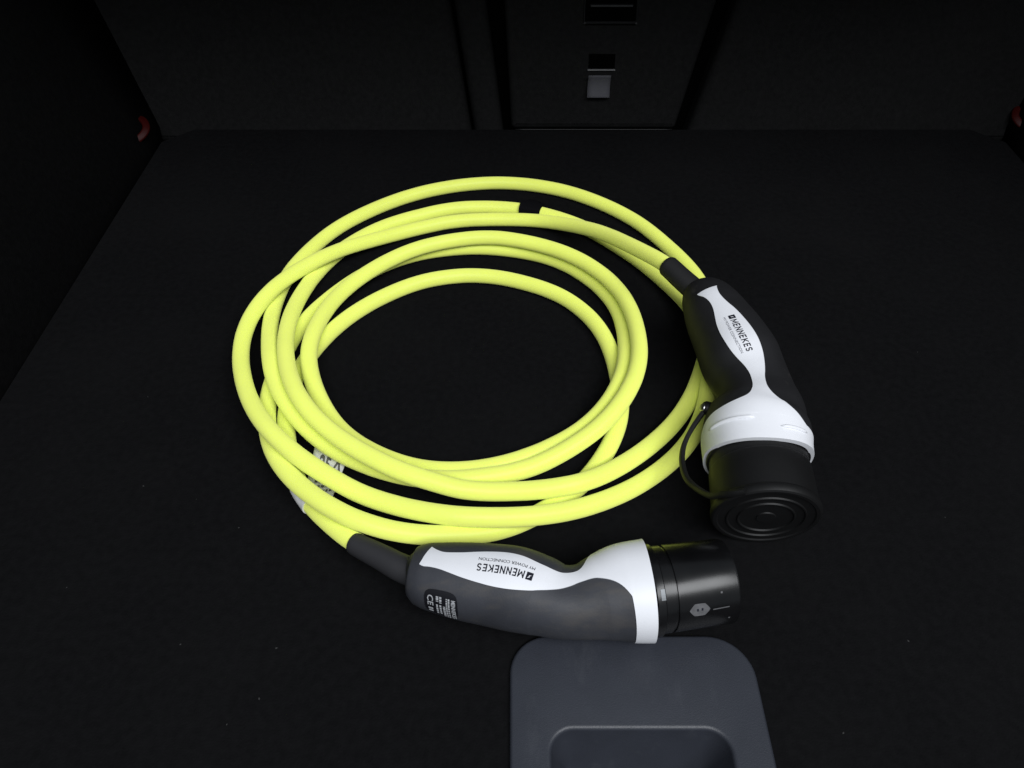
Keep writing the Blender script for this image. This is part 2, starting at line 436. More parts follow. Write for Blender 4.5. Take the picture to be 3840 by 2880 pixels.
# hatch, its slots flat plates with the shade put into their black
def hatch():
    out = rounded([(line(-.0010, -.0088, -.002), -.002, .006), (line(.1970, .2290, -.002), -.002, .006), (line(.1970, .2290, .40), .40, .02), (line(-.0010, -.0088, .40), .40, .02)], 6)
    h = slab('hatch', out, .04, .007, M_SEAT, seat, 0.002)
    def box(name, x0, x1, h0, h1, d0, d1, m, bev=0.0015):
        v = []
        o = rounded([(x0, h0, bev), (x1, h0, bev), (x1, h1, bev), (x0, h1, bev)], 3); n = len(o)
        for dd, ins in ((d0, 0), (d1 - bev, 0), (d1, bev * .8)):
            for x, hh in offset_poly(o, ins): v.append(seat_pt(x, hh, dd))
        f = []
        for i in range(2):
            for k in range(n): a, b = i*n+k, i*n+(k+1) % n; f.append((a, b, b+n, a+n))
        f.append(tuple(2*n+k for k in range(n))); f.append(tuple(range(n))[::-1])
        return mesh_obj(name, v, f, m, h, smooth=True, angle=35)
    # upper latch housing: a raised frame, a flat black plate painting the mouth's shade, a pull bar
    box('latch_frame', .0815, .1395, .1150, .1172, .002, .0075, M_BLACKPL)
    box('latch_frame', .0800, .0822, .1150, .1560, .002, .0045, M_CAP)
    box('latch_frame', .1390, .1412, .1150, .1560, .002, .0045, M_CAP)
    box('latch_mouth_shade', .0822, .1390, .1174, .1560, .0015, .0023, M_GAP, .0004)
    box('latch_bar', .0868, .1350, .1320, .1352, .002, .0078, M_BLACKPL, .0012)
    # lower pocket: mouth's shade drawn as a thin black plate over a bright lip, with a woven tag hanging below it
    box('pocket_mouth_shade', .0885, .1190, .0672, .0830, .0012, .0024, M_GAP, .0004)
    box('pocket_lip', .0874, .1196, .0650, .0666, .002, .0052, M_LIP, .0007)
    # tag: a small loop bowing out of the pocket
    nx, nh = 4, 10; V = []
    for j in range(nh + 1):
        t = j / nh; hh = .0612 + (.0364 - .0612) * t; d = .0024 + .0075 * (1 - t) ** 2 + .0085 * t ** 2
        for i in range(nx + 1): V.append(seat_pt(.0885 + (.1146 - .0885) * i / nx - .0006 * t, hh, d))
    F = [(j*(nx+1)+i, j*(nx+1)+i+1, (j+1)*(nx+1)+i+1, (j+1)*(nx+1)+i) for j in range(nh) for i in range(nx)]
    o = mesh_obj('tag', V, F, M_TAG, h); sol = o.modifiers.new('thick', 'SOLIDIFY'); sol.thickness = .0009; sol.offset = -1
    o['label'] = 'small grey woven tag'
    # lower edging strip
    P = [seat_pt(.004 + .188 * i / 20, -.0008, .0075) for i in range(21)]
    v, f = sweep(P, .0009, 8); mesh_obj('edge_strip', v, f, M_CAP, h)
hatch()

# side trims: felt panels that run forward from the seat back corners
def side(name, xb, xt, label, sgn):
    V, F = [], []; ny = 14; rows = [(0, -.075), (0, 0), (.12, .05), (.32, .139), (1.0, .40)]
    for i in range(ny + 1):
        y = 0.46 - i / ny * 1.06
        for w, h in rows:
            x = xb + (xt - xb) * (h / .139 if h > 0 else 0) + sgn * .006 * math.sin(i * .9)
            V.append((x, y + (max(h, 0) * math.tan(RC) if i == 0 else 0), h))
    n = len(rows)
    for i in range(ny):
        for k in range(n - 1): F.append((i*n+k, i*n+k+1, (i+1)*n+k+1, (i+1)*n+k))
    o = mesh_obj(name, V, F, M_TRIM, None)
    so = o.modifiers.new('thick', 'SOLIDIFY'); so.thickness = .012; so.offset = 1 if sgn < 0 else 1
    tag(o, label, kind='structure')
side('side_trim_left', -.4235, -.4660, 'black felt side trim of the boot on the left', -1)
side('side_trim_right', .5950, .6370, 'black felt side trim of the boot on the right', 1)

# unseen board added over the boot to keep daylight off its far end
def shade_board():
    o = rounded([(-.56, .085, .03), (.73, .085, .03), (.73, .62, .02), (-.56, .62, .02)], 6); n = len(o)
    V = [(x, y, .470) for x, y in o] + [(x, y, .482) for x, y in offset_poly(o, .002)] + [(x, y, .484) for x, y in offset_poly(o, .005)]
    F = [tuple(range(n))[::-1], tuple(2*n + k for k in range(n))]
    for i in range(2):
        for k in range(n): a, b = i*n+k, i*n+(k+1) % n; F.append((a, b, b+n, a+n))
    tag(mesh_obj('unseen_shade_board', V, F, M_TRIM, angle=40), 'unseen black board added to shade the far end of the boot', kind='structure')
shade_board()

# red catches in the two rear corners
def red_catch(x, y, z, sgn, label):
    r = empty('red_catch')
    tag(r, label, 'catch', group='red catches in the rear boot corners')
    pts = catmull([(x - sgn*.016, y + .014, z + .006), (x + sgn*.006, y + .012, z + .008), (x + sgn*.014, y, z + .002), (x + sgn*.005, y - .012, z - .005), (x - sgn*.016, y - .014, z - .008)], .002)
    v, f = sweep(pts, None, 10, flat=(.0042, .0026)); mesh_obj('loop', v, f, M_RED, r)
    v, f = lathe((x - sgn*.026, y, z - .002), (sgn, 0, 0.12), [(0, 0), (0, .0105), (.006, .0110), (.009, .0085), (.009, 0)], 20)
    mesh_obj('socket', v, f, M_BLACKPL, r, angle=35)
red_catch(-.4390, .3985, .014, 1, 'small glossy red catch in the dark left rear corner')
red_catch(.6120, .4280, .014, -1, 'red catch cut off by the right edge of the picture')

# ------------------------------------------------------------------ recessed floor handle
def floor_handle():
    root = empty('floor_handle')
    tag(root, 'blue grey plastic recessed pull handle set in the boot floor', 'handle')
    inner = rounded([(.0222, HY0 + .022, .016), (.1232, HY0 + .022, .016), (.1232, -.2794, .013), (.0222, -.2794, .013)], 10)
    n = len(inner); assert n == len(handle_outer)
    rings = [(handle_outer, -.026, 0), (handle_outer, .0014, 0)]
    for k in range(1, 6):
        a = k / 5 * math.pi / 2; rings.append((handle_outer, .0014 + .0022 * math.sin(a), .0022 * (1 - math.cos(a))))
    verts, faces = [], []
    allr = [[(x, y, z) for x, y in offset_poly(P, ins)] for P, z, ins in rings]
    # fillet of the recess rim, then the walls leaning in, then the recess floor
    allr.append([(x, y, .0036) for x, y in offset_poly(inner, -.0028)])
    for k in range(1, 6):
        a = k / 5 * math.pi / 2
        allr.append([(x, y, .0036 - .0028 * (1 - math.cos(a))) for x, y in offset_poly(inner, -.0028 + .0028 * math.sin(a))])
    for z, ins in ((-.010, .0035), (-.026, .0095), (-.036, .0140), (-.040, .0185)):
        allr.append([(x, y, z) for x, y in offset_poly(inner, ins)])
    for r in allr: verts += r
    for i in range(len(allr) - 1):
        for k in range(n):
            a, b = i*n+k, i*n+(k+1) % n; faces.append((a, b, b+n, a+n))
    faces.append(tuple((len(allr) - 1) * n + k for k in range(n)))
    mesh_obj('plate', verts, faces, M_HANDLE, root, angle=50)
    # grip bar across the recess, below the frame of the photo
    v, f = sweep([(.024, -.335, -.004), (.05, -.336, -.001), (.0727, -.336, 0), (.095, -.336, -.001), (.1215, -.335, -.004)], None, 12, flat=(.014, .004), up=(0, 0, 1))
    mesh_obj('grip_bar', v, f, M_HANDLE, root)
floor_handle()

# ------------------------------------------------------------------ the charging cable
cable = empty('charging_cable')
tag(cable, 'coiled fluorescent yellow electric car charging cable with a connector at each end', 'charging cable')
CORD = np.array([(1370,633,640),(1327,712,632),(1284,790,621),(1242,868,605),(1201,945,584),(1161,1022,561),(1122,1100,536),(1085,1177,510),(1048,1255,483),(1012,1332,455),(975,1410,427),(938,1487,398),(899,1562,369),(858,1637,340),(814,1710,311),(768,1781,281),(718,1850,251),(665,1916,221),(609,1980,193),(548,2041,165),(484,2098,140),(415,2151,116),(341,2196,97),(261,2232,82),(176,2256,73),(88,2269,69),(-2,2275,68),(-92,2276,68),(-182,2276,68),(-272,2273,68),(-362,2269,68),(-451,2261,68),(-540,2247,68),(-628,2228,68),(-714,2202,69),(-798,2171,69),(-881,2136,71),(-962,2096,75),(-1041,2054,80),(-1118,2008,87),(-1193,1959,96),(-1265,1908,107),(-1337,1854,120),(-1407,1799,133),(-1475,1743,147),(-1542,1684,161),(-1605,1622,176),(-1665,1556,190),(-1722,1488,204),(-1777,1418,217),(-1833,1348,226),(-1891,1281,229),(-1952,1214,227),(-2008,1145,224),(-2058,1070,223),(-2101,992,225),(-2139,910,225),(-2175,828,220),(-2207,746,210),(-2234,661,196),(-2253,574,183),(-2262,486,172),(-2264,397,163),(-2257,308,157),(-2243,219,155),(-2223,132,157),(-2198,46,163),(-2168,-39,171),(-2136,-122,181),(-2101,-204,193),(-2064,-285,205),(-2024,-365,219),(-1981,-442,233),(-1935,-519,247),(-1887,-593,261),(-1835,-666,275),(-1781,-736,286),(-1722,-804,294),(-1659,-868,295),(-1593,-927,290),(-1523,-983,280),(-1450,-1034,266),(-1375,-1081,252),(-1299,-1126,238),(-1221,-1170,224),(-1143,-1212,211),(-1062,-1250,200),(-979,-1284,192),(-895,-1316,190),(-811,-1347,194),(-727,-1378,202),(-643,-1407,214),(-558,-1434,227),(-472,-1458,240),(-385,-1476,249),(-297,-1485,251),(-207,-1486,247),(-118,-1481,238),(-29,-1472,227),(59,-1459,214),(146,-1442,200),(232,-1421,186),(318,-1396,171),(402,-1367,157),(484,-1334,143),(564,-1296,129),(643,-1255,115),(721,-1211,103),(797,-1164,91),(871,-1115,82),(944,-1063,76),(1015,-1008,72),(1085,-950,70),(1152,-890,71),(1216,-827,74),(1276,-761,79),(1332,-691,86),(1383,-618,96),(1427,-541,108),(1465,-461,121),(1498,-378,135),(1526,-293,149),(1548,-208,163),(1568,-121,177),(1584,-33,188),(1598,55,197),(1609,144,202),(1616,234,203),(1618,324,200),(1617,413,191),(1612,502,179),(1605,591,165),(1594,679,152),(1580,767,138),(1561,854,125),(1537,939,113),(1508,1024,102),(1476,1107,92),(1440,1189,84),(1401,1270,78),(1359,1350,74),(1314,1428,71),(1267,1504,69),(1216,1579,69),(1164,1651,68),(1108,1722,68),(1050,1791,68),(991,1860,68),(932,1927,68),(871,1993,68),(807,2057,68),(740,2117,68),(670,2173,68),(597,2225,68),(521,2273,68),(442,2318,68),(362,2358,68),(280,2394,68),(195,2425,68),(109,2450,68),(21,2469,68),(-67,2483,68),(-157,2492,68),(-247,2497,68),(-337,2497,68),(-427,2494,68),(-516,2485,68),(-604,2469,68),(-691,2446,68),(-776,2417,68),(-859,2383,68),(-941,2345,68),(-1022,2307,68),(-1102,2266,68),(-1181,2221,68),(-1256,2172,68),(-1327,2118,68),(-1395,2059,68),(-1459,1996,68),(-1520,1929,68),(-1577,1860,68),(-1630,1788,69),(-1678,1712,70),(-1721,1633,73),(-1759,1551,76),(-1791,1468,82),(-1818,1382,89),(-1841,1296,98),(-1860,1208,108),(-1874,1120,119),(-1886,1032,131),(-1895,943,144),(-1901,854,158),(-1904,765,171),(-1905,676,185),(-1903,587,196),(-1898,498,207),(-1889,409,217),(-1877,320,227),(-1861,233,237),(-1841,145,248),(-1818,59,259),(-1792,-27,269),(-1763,-111,280),(-1731,-194,291),(-1695,-276,300),(-1655,-356,304),(-1609,-433,302),(-1557,-506,295),(-1501,-575,285),(-1440,-640,275),(-1374,-701,265),(-1306,-759,256),(-1235,-814,250),(-1162,-866,246),(-1088,-917,244),(-1012,-966,245),(-936,-1013,247),(-858,-1058,247),(-777,-1097,245),(-694,-1130,241),(-609,-1158,233),(-523,-1181,222),(-436,-1202,209),(-349,-1216,195),(-261,-1220,183),(-171,-1219,173),(-82,-1216,168),(8,-1214,169),(98,-1214,175),(187,-1213,186),(276,-1208,196),(364,-1195,201),(449,-1172,198),(530,-1137,189),(608,-1093,175),(682,-1044,161),(753,-991,147),(822,-935,133),(889,-876,120),(954,-815,107),(1017,-753,96),(1079,-688,86),(1140,-622,79),(1199,-554,74),(1255,-484,71),(1308,-411,69),(1357,-336,69),(1403,-259,68),(1446,-179,68),(1485,-98,68),(1521,-16,68),(1555,67,68),(1587,152,68),(1618,236,68),(1648,321,68),(1678,406,68),(1706,492,68),(1733,578,68),(1756,665,68),(1772,753,68),(1782,842,68),(1783,932,68),(1778,1021,68),(1767,1111,68),(1752,1199,68),(1733,1287,68),(1710,1374,68),(1682,1459,68),(1649,1543,68),(1613,1626,68),(1575,1707,68),(1534,1787,68),(1492,1867,68),(1449,1946,68),(1404,2024,68),(1357,2101,68),(1307,2175,68),(1253,2247,68),(1195,2316,68),(1134,2382,68),(1070,2446,68),(1004,2506,68),(935,2564,68),(864,2619,68),(790,2672,68),(715,2721,68),(637,2766,68),(557,2807,68),(475,2843,68),(391,2874,68),(305,2901,68),(218,2924,68),(130,2942,68),(41,2955,68),(-49,2964,68),(-139,2968,68),(-229,2966,68),(-318,2959,68),(-407,2947,68),(-496,2931,68),(-584,2912,68),(-670,2888,68),(-756,2860,68),(-840,2829,68),(-923,2794,68),(-1004,2754,68),(-1083,2711,68),(-1160,2665,68),(-1234,2614,68),(-1307,2561,68),(-1378,2505,68),(-1446,2447,68),(-1513,2387,68),(-1578,2324,68),(-1640,2259,68),(-1699,2191,68),(-1754,2121,68),(-1805,2047,68),(-1852,1970,68),(-1895,1891,68),(-1935,1810,68),(-1973,1728,68),(-2007,1645,68),(-2038,1561,68),(-2065,1475,69),(-2087,1388,69),(-2103,1299,71),(-2115,1210,73),(-2122,1121,77),(-2124,1031,82),(-2123,941,89),(-2118,852,97),(-2109,763,107),(-2098,674,118),(-2084,586,130),(-2068,498,142),(-2049,411,155),(-2028,325,169),(-2006,239,183),(-1982,153,195),(-1956,67,203),(-1928,-18,207),(-1896,-102,207),(-1859,-184,207),(-1818,-264,206),(-1772,-341,204),(-1722,-415,198),(-1667,-486,187),(-1609,-553,174),(-1547,-616,160),(-1481,-675,146),(-1411,-730,132),(-1337,-780,119),(-1261,-826,109),(-1182,-868,103),(-1101,-908,101),(-1020,-947,104),(-938,-982,110),(-854,-1014,116),(-768,-1040,120),(-680,-1060,123),(-592,-1073,125),(-502,-1080,125),(-412,-1081,126),(-323,-1075,127),(-234,-1063,127),(-145,-1047,125),(-57,-1029,122),(30,-1005,122),(115,-977,125),(198,-944,133),(278,-906,144),(357,-864,158),(433,-819,172),(507,-770,186),(579,-717,200),(646,-659,214),(709,-596,229),(767,-529,243),(820,-458,257),(868,-383,269),(910,-305,281),(947,-224,288),(976,-139,292),(999,-52,291),(1016,36,288),(1028,125,282),(1035,214,274),(1039,303,265),(1039,393,257),(1036,483,249),(1029,572,242),(1018,661,235),(1002,749,229),(982,837,224),(955,922,219),(921,1005,215),(882,1086,212),(836,1163,210),(784,1237,208),(728,1307,207),(667,1373,207),(602,1434,206),(532,1490,206),(458,1541,206),(381,1587,205),(300,1627,205),(218,1663,205),(133,1694,205),(47,1721,205),(-40,1742,206),(-128,1758,206),(-218,1765,205),(-307,1765,204),(-397,1758,202),(-486,1744,200),(-574,1726,198),(-661,1704,195),(-747,1677,191),(-831,1646,188),(-912,1608,184),(-990,1565,180),(-1065,1515,176),(-1136,1460,172),(-1205,1402,168),(-1269,1340,164),(-1331,1274,161),(-1389,1205,158),(-1442,1133,156),(-1491,1058,154),(-1533,979,155),(-1569,897,158),(-1599,812,164),(-1621,725,171),(-1639,638,181),(-1651,549,191),(-1661,460,199),(-1668,371,203),(-1671,281,201),(-1668,192,194),(-1656,104,182),(-1636,18,168),(-1609,-67,154),(-1577,-149,140),(-1539,-230,126),(-1497,-308,113),(-1451,-384,101),(-1400,-458,90),(-1345,-528,81),(-1284,-593,75),(-1218,-654,72),(-1147,-709,69),(-1073,-759,69),(-995,-805,68),(-915,-846,68),(-833,-882,68),(-748,-912,68),(-661,-934,68),(-573,-948,68),(-483,-954,68),(-393,-953,68),(-304,-946,68),(-215,-932,68),(-127,-912,68),(-41,-887,69),(43,-857,70),(127,-822,73),(209,-786,78),(289,-746,86),(368,-705,97),(445,-659,109),(518,-609,123),(586,-553,137),(649,-491,151),(707,-423,166),(758,-351,179),(803,-275,192),(841,-194,201),(873,-110,203),(898,-25,200),(918,63,192),(933,151,181),(944,239,168),(952,327,154),(958,416,141),(960,505,128),(959,595,116),(954,684,105),(944,772,96),(928,860,87),(905,947,81),(875,1031,76),(839,1113,72),(796,1192,70),(747,1267,69),(692,1339,68),(633,1406,68),(570,1470,68),(501,1528,68),(429,1580,68),(351,1626,68),(271,1665,68),(187,1697,68),(101,1724,68),(14,1746,68),(-74,1764,68),(-163,1778,68),(-253,1788,68),(-342,1792,68),(-432,1790,68),(-522,1782,68),(-611,1769,68),(-699,1752,68),(-786,1731,68),(-872,1704,68),(-956,1671,68),(-1037,1632,68),(-1115,1588,68),(-1189,1538,68),(-1260,1482,68),(-1327,1423,68),(-1391,1359,68),(-1452,1293,68),(-1509,1224,68),(-1563,1151,68),(-1614,1077,68),(-1662,1001,68),(-1708,924,68),(-1751,845,68),(-1789,764,68),(-1823,680,68),(-1851,595,68),(-1874,508,68),(-1893,420,68),(-1909,331,68),(-1922,242,68),(-1932,153,69),(-1939,63,70),(-1942,-27,72),(-1941,-116,76),(-1935,-206,81),(-1925,-295,88),(-1909,-383,97),(-1889,-470,108),(-1865,-556,120),(-1837,-640,133),(-1804,-723,146),(-1767,-804,160),(-1725,-882,172),(-1678,-958,183),(-1626,-1031,192),(-1569,-1099,200),(-1508,-1165,207),(-1443,-1227,215),(-1376,-1286,224),(-1307,-1343,234),(-1235,-1396,244),(-1160,-1445,251),(-1082,-1487,251),(-999,-1520,244),(-914,-1545,232),(-827,-1564,218),(-740,-1575,204),(-651,-1580,190),(-562,-1578,175),(-474,-1571,161),(-386,-1560,147),(-298,-1547,133),(-211,-1528,119),(-127,-1501,105),(-45,-1467,93),(35,-1427,83),(112,-1382,76),(188,-1334,72),(261,-1282,69),(333,-1227,68),(402,-1170,68),(468,-1108,68),(528,-1042,68),(583,-971,68),(633,-896,68),(679,-819,68),(722,-740,68),(760,-658,68),(793,-575,68),(821,-489,68),(842,-402,68),(856,-313,68),(865,-224,68),(868,-134,68),(867,-44,68),(863,46,68),(857,136,68),(848,225,68),(835,314,68),(818,403,68),(796,490,68),(769,575,68),(735,659,68),(696,739,68),(649,816,68),(597,889,68),(540,958,68),(477,1022,68),(408,1079,68),(334,1130,68),(256,1175,68),(176,1215,68),(93,1251,68),(9,1283,68),(-76,1310,68),(-164,1331,68),(-252,1345,68),(-342,1352,68),(-431,1352,68),(-521,1343,68),(-609,1328,68),(-696,1307,68),(-782,1279,68),(-864,1244,68),(-943,1202,68),(-1020,1154,68),(-1093,1102,68),(-1164,1046,68),(-1232,988,68),(-1297,926,68),(-1359,860,68),(-1417,792,68),(-1471,720,68),(-1521,645,68),(-1567,568,68),(-1608,488,68),(-1646,406,68),(-1680,323,68),(-1710,238,68),(-1736,152,68),(-1755,64,68),(-1767,-24,68),(-1773,-114,68),(-1774,-204,68),(-1770,-294,68),(-1762,-383,68),(-1749,-472,68),(-1730,-560,68),(-1708,-648,68),(-1682,-734,68),(-1654,-819,68),(-1622,-903,68),(-1585,-985,68),(-1543,-1065,68),(-1496,-1141,70),(-1444,-1214,74),(-1389,-1284,82),(-1330,-1352,94),(-1269,-1416,108),(-1206,-1479,123),(-1142,-1540,138),(-1074,-1597,152),(-1002,-1648,162),(-925,-1695,170)], float) * 1e-4
CR = 0.0068
cp = catmull(CORD, 0.0031)
v, f = sweep(cp, CR, 18)
cord = mesh_obj('cord', v, f, M_YELLOW, cable)

# hook-and-loop tie round one turn at the back of the coil
def tie():
    seg = catmull(CORD[156:161], .002)
    k0, k1 = 3, len(seg) - 3
    v, f = sweep(seg[k0:k1], None, 24, flat=(.0086, .0086)); o = mesh_obj('cable_tie', v, f, M_TIE, cord, angle=40)
    o['label'] = 'black hook-and-loop strap round one turn'
    c = seg[(k0 + k1) // 2]; t = seg[k1] - seg[k0]; t /= np.linalg.norm(t)
    side_ = np.cross((0, 0, 1), t); side_ /= np.linalg.norm(side_)
    if side_[1] < 0: side_ = -side_
    P = [c + side_ * q + np.array([0, 0, z]) for q, z in ((.006, .0075), (.010, .006), (.015, .002), (.021, -.004), (.026, -.0055 if c[2] > .0068 else -.003))]
    P = [np.array([p[0], p[1], max(p[2], .002)]) for p in catmull(P, .002)]
    v, f = sweep(P, None, 12, flat=(.0062, .0011), up=(0, 0, 1)); mesh_obj('cable_tie_tail', v, f, M_TIE, cord, angle=40)
tie()

# self-adhesive label: wraps the cord near the plug and leaves a flag lying to its right
def cable_label():
    seg = catmull(CORD[650:654], .002)[2:-1]
    v, f = sweep(seg, CR + .0010, 24); lab = mesh_obj('cable_label', v, f, M_PAPER, cord, angle=40)
    lab['label'] = 'white self-adhesive label flag wrapped on the cord near the plug'
    q = np.array([(-0.1487, -0.0665), (-0.1227, -0.0809), (-0.1285, -0.1177), (-0.1485, -0.1273)])
    V, F = [], []; nu, nv = 8, 8
    for i in range(nu + 1):
        for j in range(nv + 1):
            a, b = i / nu, j / nv
            p = (q[0]*(1-a) + q[1]*a) * (1-b) + (q[3]*(1-a) + q[2]*a) * b
            V.append((p[0], p[1], .0052 + .0012 * math.sin(a * 3.0) * (1 - b) - .0015 * a))
    for i in range(nu):
        for j in range(nv): F.append((i*(nv+1)+j, (i+1)*(nv+1)+j, (i+1)*(nv+1)+j+1, i*(nv+1)+j+1))
    o = mesh_obj('label_flag', V, F, M_PAPER, cord); so = o.modifiers.new('thick', 'SOLIDIFY'); so.thickness = .0004; so.offset = 0
    def at_(a, b):
        p = (q[0]*(1-a) + q[1]*a) * (1-b) + (q[3]*(1-a) + q[2]*a) * b
        return (p[0], p[1], .0052 + .0012 * math.sin(a * 3.0) * (1 - b) - .0015 * a + .0006)
    VV, FF = [], []
    def put(V2, F2, a0, a1, b0, b1):
        base = len(VV)
        for u, w in V2: VV.append(at_(a0 + (a1-a0)*u, b0 + (b1-b0)*w))
        for t in F2: FF.append(tuple(base + k for k in t))
    T, TF = text_mesh('25', .03); put(T, TF, .24, .60, .46, .16)
    for k in range(3):   # warning triangle drawn as three bars
        a, b = [((.66, .47), (.95, .47)), ((.95, .47), (.81, .16)), ((.81, .16), (.66, .47))][k]
        base = len(VV); d = np.array(b) - np.array(a); nrm = np.array([-d[1], d[0]]) / np.linalg.norm(d) * .028
        for pnt in (np.array(a)+nrm, np.array(b)+nrm, np.array(b)-nrm, np.array(a)-nrm): VV.append(at_(*pnt))
        FF.append((base, base+1, base+2, base+3))
    G, GF = grid_unit(6, 1)
    for r_, b0 in enumerate((.60, .69, .78)):
        a = .25
        while a < .90:
            w = random.uniform(.06, .16); put(G, GF, a, min(a + w, .95), b0, b0 + .045); a += w + .04
    mesh_obj('label_print', VV, FF, M_FADED, cord, smooth=False)
cable_label()

def artwork(name, lf, items, m, parent, off):
    VV, FF = [], []
    for (V2, F2, fn) in items:
        base = len(VV)
        for u, w in V2:
            s, p = fn(u, w); VV.append(lf.pt(s, p, off))
        for t in F2: FF.append(tuple(base + k for k in t))
    o = mesh_obj(name, VV, FF, m, parent, smooth=False)
    return o

def logo_mark():
    """square emblem: a dark square with a pale slanting bolt left open"""
    V = [(0, 0), (1, 0), (1, 1), (0, 1), (.20, .30), (.46, .52), (.40, .64), (.82, .80), (.56, .50), (.62, .40)]
    bm = bmesh.new()
    o = [bm.verts.new((x, y, 0)) for x, y in V[:4]]; h = [bm.verts.new((x, y, 0)) for x, y in V[4:]]
    ed = [bm.edges.new((o[i], o[(i+1) % 4])) for i in range(4)] + [bm.edges.new((h[i], h[(i+1) % 6])) for i in range(6)]
    bmesh.ops.triangle_fill(bm, edges=ed, use_beauty=True); bm.verts.index_update()
    VV = [tuple(v.co[:2]) for v in bm.verts]; FF = [tuple(v.index for v in f.verts) for f in bm.faces]; bm.free()
    return VV, FF

def brand(lf, parent, s_begin, s_end, p_mid, p_sub, k, rows_deg, off):
    """k=+1: reads towards the head with letter tops to +phi; k=-1: the other way round"""
    L = abs(s_end - s_begin); sq = .0040 / L
    h = rows_deg[0] / 2; hs = rows_deg[1] / 2
    T, TF = stroke_text('MENNEKES'); Mk, MF = logo_mark(); S, SF = text_mesh('MY POWER CONNECTION', .0)
    S_ = lambda t: s_begin + (s_end - s_begin) * t
    artwork('lettering', lf, [(T, TF, lambda u, w: (S_(sq + .035 + (1 - sq - .035) * u), p_mid + k * h * (2*w - 1)))], M_INK, parent, off)
    artwork('logo_mark', lf, [(Mk, MF, lambda u, w: (S_(sq * u), p_mid + k * h * (2*w - 1)))], M_INK, parent, off)
    artwork('slogan', lf, [(S, SF, lambda u, w: (S_(.01 + .99 * u), p_sub + k * hs * (2*w - 1)))], M_INK_L if k > 0 else M_INK, parent, off)

